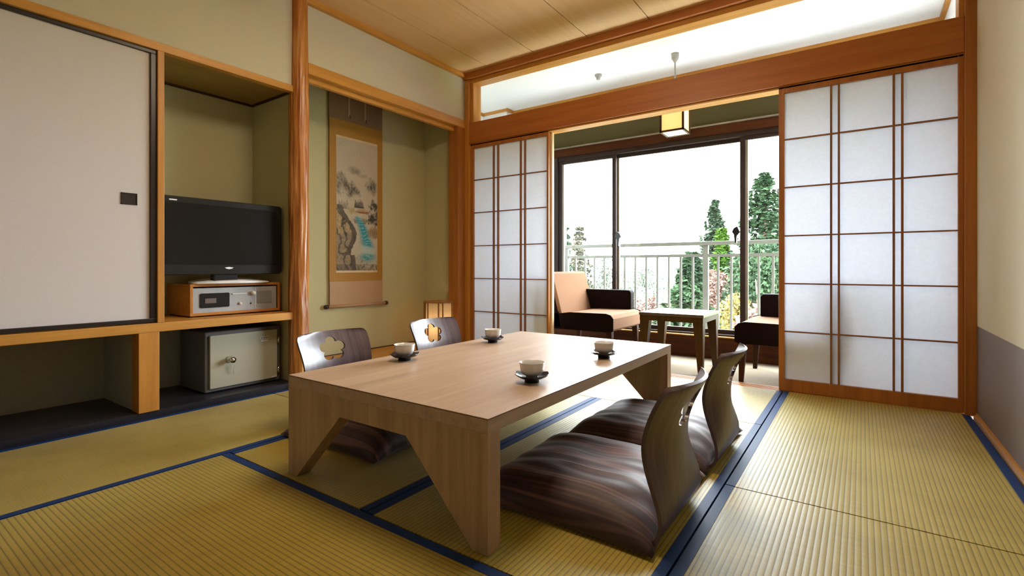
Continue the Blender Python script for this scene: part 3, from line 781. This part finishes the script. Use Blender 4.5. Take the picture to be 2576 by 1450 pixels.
# ------------------------------------------------------------------ armchairs (local x = towards the front)
def armchair():
    t = thing('armchair', (0, 0, 0), 'tan and dark brown armchair at the left of the sunroom, facing the side table', 'armchair')
    W0, W1 = -.31, .31
    body = MB(); prof = [(-.40, .262), (.205, .255), (.225, .27), (.225, .355), (.205, .382), (.17, .392), (-.15, .388), (-.25, .376), (-.40, .376)]
    body.prism(prof, 'y', W0 + .004, W1 - .004); body.build('seat', M['tan_fabric'], t, bevel=.006)
    for y in ((W0 - .004, W0 + .006), (W1 - .006, W1 + .004)):
        mb = MB(); mb.prism([(-.42, .250), (.205, .250), (.232, .262), (.232, .360), (.21, .386), (.17, .397), (-.15, .393), (-.24, .380), (-.42, .380)], 'y', *y)
        mb.build('seat_side', M['brown_leather'], t, bevel=.003)
    bp = MB(); bp.prism([(-.26, .370), (-.225, .372), (-.315, .705), (-.330, .722), (-.352, .722), (-.372, .706), (-.330, .55), (-.31, .40)], 'y', W0 + .004, W1 - .004)
    bp.build('backrest', M['tan_fabric'], t, bevel=.008)
    bk = MB(); bk.prism([(-.30, .26), (-.23, .262), (-.245, .376), (-.265, .40), (-.345, .70), (-.365, .715), (-.400, .715), (-.44, .45), (-.43, .26)], 'y', W0 - .004, W1 + .004)
    bk.build('back_shell', M['brown_leather'], t, bevel=.006)
    ar = MB(); ar.prism([(-.30, .385), (.150, .385), (.158, .40), (.158, .540), (.140, .560), (-.34, .562), (-.355, .55)], 'y', W1 - .075, W1 + .01)
    ar.build('armrest', M['brown_leather'], t, bevel=.010)
    for (a, b, sx, sy) in ((.185, W0 + .04, 1, 1), (.185, W1 - .04, 1, 1), (-.36, W0 + .04, -1, 1), (-.36, W1 - .04, -1, 1)):
        MB().taper(a, b, -.010, .262, .014, .024, dxb=.012 * sx).build('leg', M['chair_leg'], t, bevel=.002)
    return t
a1 = armchair(); a1.location = (-1.800, 3.905, 0)
# the second one faces the other way: mirrored so that its arm is also on the window side
def mirror_copy(src, loc, **kw):
    r = src.copy(); COL.objects.link(r); r.location = loc
    for ch in list(src.children):
        c = ch.copy(); c.data = ch.data.copy(); COL.objects.link(c); c.parent = r
        for v in c.data.vertices: v.co.x = -v.co.x
        c.data.flip_normals()
    for k, v in kw.items(): r[k] = v
    return r
mirror_copy(a1, (-.462, 3.895, 0), label='tan and dark brown armchair at the right, partly hidden by the right paper door')

# side table
t = thing('side_table', (-1.148, 3.89, 0), 'square brown wood side table between the two armchairs', 'side table')
MB().box(-1.385, -.911, 3.655, 4.125, .398, .420).build('table_top', M['side_table'], t, bevel=.002)
ap = MB(); a0, a1_, b0, b1 = -1.380, -.916, 3.660, 4.120
ap.box(a0, a1_, b0, b0 + .02, .360, .3985); ap.box(a0, a1_, b1 - .02, b1, .360, .3985); ap.box(a0, a0 + .02, b0 + .02, b1 - .02, .360, .3985); ap.box(a1_ - .02, a1_, b0 + .02, b1 - .02, .360, .3985)
ap.build('apron', M['side_table_leg'], t)
for sx in (-1, 1):
    for sy in (-1, 1):
        cx, cyy = -1.148 + sx * .197, 3.89 + sy * .195
        X = lambda hx0, s=sx, c=-1.148: c + s * .232
        o_ = -1.148 + sx * .231; p_ = 3.89 + sy * .229
        def sq(w, z, o_=o_, p_=p_, sx=sx, sy=sy):
            xs = sorted((o_, o_ - sx * w)); ys = sorted((p_, p_ - sy * w))
            return [(xs[0], ys[0], z), (xs[1], ys[0], z), (xs[1], ys[1], z), (xs[0], ys[1], z)]
        MB().hexa(sq(.034, -.010), sq(.070, .3600)).build('leg', M['side_table_leg'], t, bevel=.001)

# ------------------------------------------------------------------ low dining table
t = thing('low_table', (-1.268, 1.794, 0), 'large low ash wood table with trapezoid cut end panels', 'table')
TX0, TX1, TY0, TY1 = -1.735, -.800, 1.028, 2.562
tp = MB().box(TX0, TX1, TY0, TY1, .3215, .3620).build('table_top', M['table_y'], t, bevel=.0012)
e = MB(); k = .0006
for q in ((TX0 - k, TX1 + k, TY0 - k, TY0 + .001), (TX0 - k, TX1 + k, TY1 - .001, TY1 + k), (TX1 - .001, TX1 + k, TY0, TY1), (TX0 - k, TX0 + .001, TY0, TY1)):
    e.box(*q, .3585, .3608)
e.build('veneer_line', M['veneer_edge'], tp)
for (a, b) in ((TY0, TY0 + .055), (TY1 - .055, TY1)):
    p = MB(); p.prism([(TX0, 0), (-1.680, 0), (-1.428, .257), (-1.110, .257), (-.853, 0), (TX1, 0), (TX1, .3215), (TX0, .3215)], 'y', a, b)
    p.build('end_panel', M['table_z'], t, bevel=.0012)

# ------------------------------------------------------------------ teacups and saucers
def wavy(a, z): return 1 + .045 * math.cos(6 * a)
def saucer():
    m = MB(); out = [(0, 0), (.026, 0), (.027, .010), (.034, .0135), (.050, .018), (.060, .0265), (.0605, .0285), (.058, .0280), (.048, .0215), (.034, .0170), (0, .0155)]
    n = len(out); seg = 60; vs = []
    for i in range(seg):
        a = 2 * PI_ * i / seg
        for (r, z) in out:
            w = 1 + (.05 * math.cos(6 * a) if r > .045 else 0); zz = z + (.0022 * math.cos(6 * a) if r > .045 else 0)
            vs.append((r * w * math.cos(a), r * w * math.sin(a), zz))
    m.add(vs, [(i * n + k, ((i + 1) % seg) * n + k, ((i + 1) % seg) * n + k + 1, i * n + k + 1) for i in range(seg) for k in range(n - 1)], True)
    t = thing('saucer', (0, 0, 0))
    b = MB()
    m.build('dish', M['saucer'], t)
    return t
def teacup():
    t = thing('teacup', (0, 0, 0))
    prof = [(0, .003), (.017, .003), (.018, 0), (.021, 0), (.022, .006), (.0335, .0115), (.0395, .023), (.0418, .036), (.0435, .0505), (.0448, .0530), (.0435, .0530), (.0400, .040), (.0378, .026), (.0305, .0150), (.012, .0105), (0, .0100)]
    n = len(prof); seg = 48; vs = []
    for i in range(seg):
        a = 2 * PI_ * i / seg
        for (r, z) in prof:
            w = 1 + .012 * math.cos(8 * a) * (z / .053)
            ring = .0006 * math.sin(z * 600) if .015 < z < .05 else 0
            vs.append(((r * w + ring) * math.cos(a), (r * w + ring) * math.sin(a), z))
    MB().add(vs, [(i * n + k, ((i + 1) % seg) * n + k, ((i + 1) % seg) * n + k + 1, i * n + k + 1) for i in range(seg) for k in range(n - 1)], True).build('bowl', M['porcelain'], t)
    return t
sa, tc_ = saucer(), teacup()
spots = [(-1.600, 1.475, 'near left', 'nearest the left floor chair in front of the log pillar'), (-1.600, 2.100, 'far left', 'at the far left, near the glowing floor lamp'),
         (-.935, 1.452, 'near right', 'closest to the near right floor chair'), (-.925, 2.020, 'far right', 'at the far right, in front of the armchair side')]
cl = ['white handleless teacup on the near left of the table, before the nearer left chair',
      'white handleless teacup on the far left of the table, farthest from the camera',
      'white handleless teacup nearest the camera, on the right half of the table',
      'white handleless teacup at the far right of the low table, near the bright corner']
sl = ['dark wavy rimmed saucer under the near left teacup', 'dark saucer under the farthest teacup, at the far left of the table',
      'dark wavy rimmed saucer under the teacup nearest the camera', 'dark saucer under the far right teacup near the table corner']
for i, (x, y, _, _) in enumerate(spots):
    s_ = sa if i == 0 else dup(sa, (0, 0, 0)); c_ = tc_ if i == 0 else dup(tc_, (0, 0, 0))
    s_.location = (x, y, .3621); s_.rotation_euler.z = .5 * i
    c_.location = (x, y, .3621 + .0158); c_.rotation_euler.z = .3 * i
    tag(s_, sl[i], 'saucer', 'saucers on the low table'); tag(c_, cl[i], 'teacup', 'teacups on the low table')

# ------------------------------------------------------------------ legless floor chairs (local +x = back of the chair)
def interp(P, t):
    for i in range(len(P) - 1):
        if t <= P[i + 1][0] or i == len(P) - 2:
            a, b = P[i], P[i + 1]; k = (t - a[0]) / (b[0] - a[0]); return a[1] + (b[1] - a[1]) * k
def floor_chair():
    t = thing('floor_chair', (0, 0, 0))
    prof = [(-.42, .014), (-.20, .012), (-.075, .012), (-.035, .015), (-.012, .026), (.002, .045), (.006, .068), (.003, .100), (-.010, .140), (-.024, .180), (-.036, .222), (-.041, .262), (-.038, .295), (-.030, .325), (-.016, .362), (.000, .395), (.012, .418), (.022, .437)]
    # smooth resample with Catmull-Rom
    pts = []
    for i in range(len(prof) - 1):
        p0 = prof[max(i - 1, 0)]; p1 = prof[i]; p2 = prof[i + 1]; p3 = prof[min(i + 2, len(prof) - 1)]
        for k in range(4):
            u = k / 4
            pts.append(tuple(.5 * ((2 * p1[j]) + (-p0[j] + p2[j]) * u + (2 * p0[j] - 5 * p1[j] + 4 * p2[j] - p3[j]) * u * u + (-p0[j] + 3 * p1[j] - 3 * p2[j] + p3[j]) * u ** 3) for j in (0, 1)))
    pts.append(prof[-1])
    def surf(rows, name, hole):
        nw = 32; top = []; bot = []
        for i in rows:
            x, z = pts[i]; xp, zp = pts[max(i - 1, 0)]; xn, zn = pts[min(i + 1, len(pts) - 1)]
            tx, tz = xn - xp, zn - zp; L = math.hypot(tx, tz); nx, nz = -tz / L, tx / L      # towards the sitter / up
            k = max(0, min(1, (z - .03) / .25)); k = k * k * (3 - 2 * k)
            hw = .200 if z > .38 else (.200 - .012 * math.sin(PI_ * max(0, min(1, (z) / .38))))
            if name == 'seat': hw = .19
            if z > .407: hw -= .030 - math.sqrt(max(0, .030 ** 2 - (z - .407) ** 2))
            for j in range(nw + 1):
                u = -1 + 2 * j / nw; b = .046 * k * (1 - u * u)
                if name == 'seat': b = 0
                drop = .006 * u * u if z > .43 else 0
                P_ = Vector((x + b, hw * u, z)); n = Vector((nx, 0, nz)) * .0055
                top.append(P_ + n); bot.append(P_ - n)
        nr = len(rows); w = nw + 1; vs = top + bot; N = len(top); fs = []
        for i in range(nr - 1):
            for j in range(nw):
                a = i * w + j; fs.append((a, a + 1, a + w + 1, a + w)); fs.append((N + a + w, N + a + w + 1, N + a + 1, N + a))
        for j in range(nw): fs.append((j + 1, j, N + j, N + j + 1)); a = (nr - 1) * w + j; fs.append((a, a + 1, N + a + 1, N + a))
        for i in range(nr - 1): a = i * w; fs.append((a, a + w, N + a + w, N + a)); a += nw; fs.append((a + w, a, N + a, N + a + w))
        mb = MB(); mb.add(vs, fs, True); o = mb.build(name, M['zaisu'], t)
        if hole:
            n = 60; poly = []
            for k in range(n):
                a = 2 * PI_ * k / n + PI_ / 2; r = .040 + .019 * abs(math.cos(2.5 * (a - PI_ / 2))) ** .7
                poly.append((r * 1.28 * math.cos(a), .352 + r * .98 * math.sin(a)))
            cu = MB(); cu.prism(poly, 'x', -.3, .3); cu = cu.build('cutter', M['zaisu'])
            cu.location = (0, 0, 0)
            cu.data.transform(Matrix.Translation(Vector(WL['cutter'])))
            md = o.modifiers.new('hole', 'BOOLEAN'); md.operation = 'DIFFERENCE'; md.object = cu; md.solver = 'EXACT'
            bpy.context.view_layer.update(); dg = bpy.context.evaluated_depsgraph_get()
            me = bpy.data.meshes.new_from_object(o.evaluated_get(dg)); o.modifiers.clear(); o.data = me
            bpy.data.objects.remove(cu)
        es = o.modifiers.new('edge', 'EDGE_SPLIT'); es.split_angle = R(40)
        return o
    n = len(pts); cut = next(i for i, p in enumerate(pts) if p[0] > -.05)
    surf(range(0, cut + 1), 'seat', False)
    surf(range(cut, n), 'backrest', True)
    return t
def cushion():
    n = 48; vs = []; H = .107
    for side in (1, -1):
        for i in range(n + 1):
            for j in range(n + 1):
                u = -1 + 2 * i / n; v = -1 + 2 * j / n
                pin = 1 - .045 * (1 - v * v); piv = 1 - .045 * (1 - u * u)
                x = .305 * u * pin; y = .305 * v * piv
                e = (max(0, 1 - abs(u) ** 3.6)) ** .5 * (max(0, 1 - abs(v) ** 3.6)) ** .5
                nn = noise.noise(Vector((x * 5, y * 9, 1.7)))
                rad = math.exp(-((u * u + v * v) * 5.)) * -.010
                wr = .006 * noise.noise(Vector((x * 7, y * 26, 5))) * e
                rim = .016 - .006 * (abs(u) * abs(v)) ** 3
                top = rim + e * (H + .012 * nn + rad) + wr
                k = max(0, min(1, (.72 - abs(v)) / .06))
                bot = rim - min(1, e * 4) * (.012 * (1 - k) - .0045 * k)
                vs.append((x, y, top if side == 1 else bot))
    w = n + 1; N = w * w; fs = []
    for i in range(n):
        for j in range(n):
            a = i * w + j; fs.append((a, a + w, a + w + 1, a + 1)); fs.append((N + a + 1, N + a + w + 1, N + a + w, N + a))
    mb = MB(); mb.add(vs, fs, True)
    o = mb.build('floor_cushion', M['cushion'], origin=(0, 0, 0))
    bm = bmesh.new(); bm.from_mesh(o.data); bmesh.ops.remove_doubles(bm, verts=bm.verts, dist=.0004); bmesh.ops.recalc_face_normals(bm, faces=bm.faces); bm.to_mesh(o.data); bm.free()
    for p in o.data.polygons: p.use_smooth = True
    return o
fc = floor_chair(); cu = cushion()
place = [(-.440, 1.490, 0, 'plum brown bentwood floor chair nearest the camera, on the right of the table', 'striped plum satin cushion on the nearest right floor chair'),
         (-.440, 2.120, 0, 'plum brown bentwood floor chair at the far right of the table, toward the window', 'striped plum satin cushion on the far right floor chair'),
         (-2.150, 1.520, PI_, 'dark bentwood floor chair left of the table, in front of the log pillar', 'dark satin cushion on the nearer left floor chair, seen under the table'),
         (-2.150, 2.235, PI_, 'dark bentwood floor chair left of the table, in front of the glowing floor lamp', 'dark satin cushion on the far left floor chair behind the table')]
for i, (x, y, rz, la, lc) in enumerate(place):
    c_ = fc if i == 0 else dup(fc, (0, 0, 0)); c_.location = (x, y, 0); c_.rotation_euler = (0, 0, rz)
    tag(c_, la, 'floor chair', 'bentwood floor chairs around the low table')
    k = cu if i == 0 else cu.copy()
    if i: COL.objects.link(k)
    s_ = 1 if rz == 0 else -1
    k.location = (x - s_ * .312, y + (.06, .055, .02, 0)[i], 0.0); k.rotation_euler = (0, 0, rz + (R(1.5), R(-1), R(2), 0)[i])
    tag(k, lc, 'cushion', 'satin cushions on the floor chairs')

# ------------------------------------------------------------------ ceiling lamp of the room (above the picture)
t = thing('ceiling_light', (-1.25, 1.75, 2.507), 'square wood framed ceiling light in the middle of the room', 'ceiling light')
lf = MB()
for q in ((-1.60, -.90, 1.40, 1.42), (-1.60, -.90, 2.08, 2.10), (-1.60, -1.58, 1.42, 2.08), (-.92, -.90, 1.42, 2.08)): lf.box(*q, 2.40, 2.507)
lf.build('light_frame', M['orange_x'], t)
MB().box(-1.55, -.95, 1.45, 2.05, 2.330, 2.398).build('diffuser', M['ceil_lamp'], t)

# ------------------------------------------------------------------ balcony and the view
S(B(-3.6, 1.2, YW + .1, 5.72, -.16, -.06).build('floor_balcony', M['concrete']))
t = thing('balcony_railing', (-1.2, 5.62, -.06), 'cream painted steel balcony railing with upright bars', 'railing')
yr = 5.60
MB().box(-3.10, 1.2, yr - .03, yr + .03, 1.000, 1.040).build('handrail', M['rail_paint'], t, bevel=.004)
MB().box(-3.10, 1.2, yr - .012, yr + .012, .872, .905).build('middle_rail', M['rail_paint'], t)
MB().box(-3.10, 1.2, yr - .012, yr + .012, -.03, 0).build('bottom_rail', M['rail_paint'], t)
for x in (-3.08, -1.372, .34):
    MB().box(x - .028, x + .028, yr - .02, yr + .02, -.06, 1.000).build('post', M['rail_paint'], t)
x = -3.08
while x < 1.15:
    x += .131
    if min(abs(x - q) for q in (-1.372, .34)) > .05: MB().box(x - .011, x + .011, yr - .011, yr + .011, .0, .872).build('bar', M['rail_paint'], t)
pt = tag(B(-3.20, -3.15, YW + .1, 5.72, -.06, 1.9).build('balcony_partition', M['concrete']), 'pale partition panel at the left end of the balcony', 'partition')

def ground():
    mb = MB(); nx, ny = 50, 70; vs = []
    for j in range(ny + 1):
        y = 6.5 + 133 * (j / ny) ** 2
        for i in range(nx + 1):
            x = -110 + 170 * i / nx + 0.0
            right = 1 / (1 + math.exp(-(x + .30 * y + 1.5) / 2.5))
            z = -9 + right * (5.6 + .010 * y) + 1.0 * noise.noise(Vector((x * .07, y * .07, 0)))
            if y > 95: z -= (y - 95) * .15
            vs.append((x, y, z))
    w = nx + 1
    mb.add(vs, [(j * w + i, j * w + i + 1, (j + 1) * w + i + 1, (j + 1) * w + i) for j in range(ny) for i in range(nx)], True)
    o = mb.build('ground', M['lawn']); S(o)
    lake = MB().add([(-1500, 40, -8.9), (1500, 40, -8.9), (1500, 2500, -8.9), (-1500, 2500, -8.9)], [(0, 1, 2, 3)]).build('ground_lake', M['water']); S(lake)
ground()

def conifer(x, y, zb, h, r, mat, label, seed, droop=.35, group='evergreen trees beyond the balcony', dens=1.0, z_first=.12, gap=0.0, cat='tree'):
    rg = random.Random(seed)
    t = thing('conifer_tree', (x, y, zb), label, cat, group)
    MB().tube([(x, y, zb), (x, y, zb + h * .6), (x, y, zb + h * .99)], [r * .07, r * .045, .02], 8).build('trunk', M['trunk'], t)
    vs = []; fs = []
    levels = int(26 * dens)
    for L in range(levels):
        f = z_first + (1 - z_first) * (L / levels) ** .95
        z = zb + h * f; br = r * (1 - f) ** .8 * rg.uniform(.78, 1.15) + .08
        nb_ = max(5, int(11 * (1 - f) + 5))
        for k in range(nb_):
            if gap and rg.random() < gap: continue
            a = rg.uniform(0, 2 * PI_); d = Vector((math.cos(a), math.sin(a), 0)); s = Vector((-d.y, d.x, 0)); ln = br * rg.uniform(.65, 1.1)
            steps = max(3, int(ln / .22))
            for q in range(steps):
                u = (q + .4) / steps
                p = Vector((x, y, z)) + d * ln * u + Vector((0, 0, -droop * ln * u * u + .10 * ln * u))
                wd = ln * .24 * (1 - u * .6) + .06
                for m_ in range(16):
                    c = p + s * rg.uniform(-wd, wd) + Vector((0, 0, rg.uniform(-.12, .10)))
                    e1 = (d * rg.uniform(.5, 1) + s * rg.uniform(-.7, .7) + Vector((0, 0, rg.uniform(-.5, .25)))).normalized() * rg.uniform(.09, .17)
                    e2 = (s * rg.uniform(.4, 1) + Vector((0, 0, rg.uniform(-.6, .6)))).normalized() * rg.uniform(.05, .11)
                    n = len(vs); vs += [c - e1 * .5, c + e2, c + e1, c - e2]; fs.append((n, n + 1, n + 2, n + 3))
    mb = MB(); mb.add(vs, fs, False); mb.build('foliage', M[mat], t, fix=False)
    return t
def shrub(x, y, zb, h, r, mat, label, seed, n=3000, cat='shrub', twigs=True, name='garden_shrub', group='shrubs and small trees below the balcony'):
    rg = random.Random(seed); t = thing(name, (x, y, zb), label, cat, group)
    tb = MB()
    for k in range(12 if twigs else 3):
        a = rg.uniform(0, 2 * PI_); e = Vector((math.cos(a) * r * rg.uniform(.3, .9), math.sin(a) * r * rg.uniform(.3, .9), h * rg.uniform(.55, .95)))
        b0 = Vector((x, y, zb)); tb.tube([b0, b0 + e * .5 + Vector((0, 0, h * .08)), b0 + e], [.05 * r, .03 * r, .01], 5)
    tb.build('branches', M['trunk'], t)
    vs = []; fs = []
    for k in range(int(n * 4.5)):
        a = rg.uniform(0, 2 * PI_); ph = rg.uniform(-.5, 1.5); q = rg.uniform(.35, 1) ** .6
        c = Vector((x + r * q * math.cos(a) * math.cos(ph), y + r * q * math.sin(a) * math.cos(ph), zb + h * .5 + h * .5 * q * math.sin(ph)))
        s = rg.uniform(.05, .11) * (.6 + .3 * r / 2)
        e1 = Vector((rg.gauss(0, 1), rg.gauss(0, 1), rg.gauss(0, 1))).normalized() * s; e2 = Vector((rg.gauss(0, 1), rg.gauss(0, 1), rg.gauss(0, 1))).normalized() * s * .6
        m_ = len(vs); vs += [c - e1, c + e2, c + e1, c - e2]; fs.append((m_, m_ + 1, m_ + 2, m_ + 3))
    MB().add(vs, fs, False).build('foliage', M[mat], t, fix=False)
    return t
def at(u, dist):      # ground position seen in direction u at a distance along the view
    a = (u - 1288) / 1248.; s, c = math.sin(R(35.1)), math.cos(R(35.1)); return ((-s + a * c) * dist, (c + a * s) * dist)
x, y = (-5.70, 24.96); conifer(x, y, -4.0, 8.1, 2.0, 'spruce', 'pointed dark spruce rising above the handrail, left of the right window post', 3, droop=.5, dens=1.2)
x, y = (-4.62, 21.5); conifer(x, y, -4.0, 6.45, 1.15, 'moss', 'bright green young conifer just in front of the pointed spruce', 5, droop=.4)
x, y = at(1925, 17.0); conifer(x, y, -4.2, 8.3, 2.9, 'pine', 'tall layered pine in the right window pane', 8, droop=.12, gap=.18, z_first=.35, dens=1.0)
x, y = at(1975, 25.0); conifer(x, y, -4.2, 9.0, 2.2, 'spruce', 'second conifer at the edge of the right paper door, behind the tall pine', 12, droop=.25, gap=.1)
x, y = at(1738, 12.5); conifer(x, y, -4.0, 5.15, 1.9, 'pine', 'broad dark green conifer behind the railing above the side table', 21, droop=.3, dens=1.4)
x, y = at(1457, 32); conifer(x, y, -9, 12.6, 3.4, 'olive_leaf', 'brownish conifer in the left window pane', 30, droop=.4, dens=1.3)
x, y = at(1421, 26); conifer(x, y, -9, 12.2, 2.0, 'spruce', 'pale slender conifer at the left edge of the window', 31, droop=.5, dens=1.0, gap=.2)
x, y = at(1925, 12.6); shrub(x, y, -3.6, 5.0, 1.15, 'pine', 'dark green rounded shrub in the right window pane behind the railing', 41, 2600)
x, y = at(1852, 10.2); shrub(x, y, -4.0, 4.25, .62, 'yellow', 'yellow leaved small tree left of the right window post', 42, 900)
x, y = at(1800, 16.5); shrub(x, y, -3.9, 4.6, 1.0, 'russet', 'reddish bare branched tree between the dark conifer and the right window post', 43, 1200)
x, y = at(1915, 9.2); shrub(x, y, -3.8, 3.9, .8, 'russet', 'russet bush low in the right window pane above the armchair', 44, 900)
for i, (u, dd, hh, rr_, la) in enumerate(((1505, 21, 8.6, 1.4, 'russet tree below the left window pane'), (1585, 17.5, 8.9, 1.35, 'pinkish russet tree right of the left window post, above the armchair'),
                              (1640, 23, 8.4, 1.3, 'russet tree beside the dark conifer, low behind the railing'), (1425, 19, 9.0, 1.1, 'russet tree at the far left of the view'))):
    x, y = at(u, dd); shrub(x, y, -9, hh, rr_, 'russet', la, 60 + i, 1800)
x, y = at(1462, 14.5); shrub(x, y, -9, 9.4, .9, 'moss', 'green rounded tree in the lower left window pane', 71, 1300)
x, y = at(1522, 42); shrub(x, y, -9, 10.6, 2.6, 'spruce', 'distant grey green tree beside the left window post', 74, 1500)
x, y = at(1620, 55); shrub(x, y, -9, 9.9, 4.0, 'spruce', 'distant low grove beyond the lake edge, seen through the middle pane', 75, 1500)
x, y = at(1700, 9.6); shrub(x, y, -4.6, 3.6, .9, 'moss', 'low green bush under the dark conifer', 72, 1300)
x, y = at(1790, 9.4); shrub(x, y, -4.2, 3.3, .8, 'moss', 'low green bush below the yellow tree', 73, 1300)
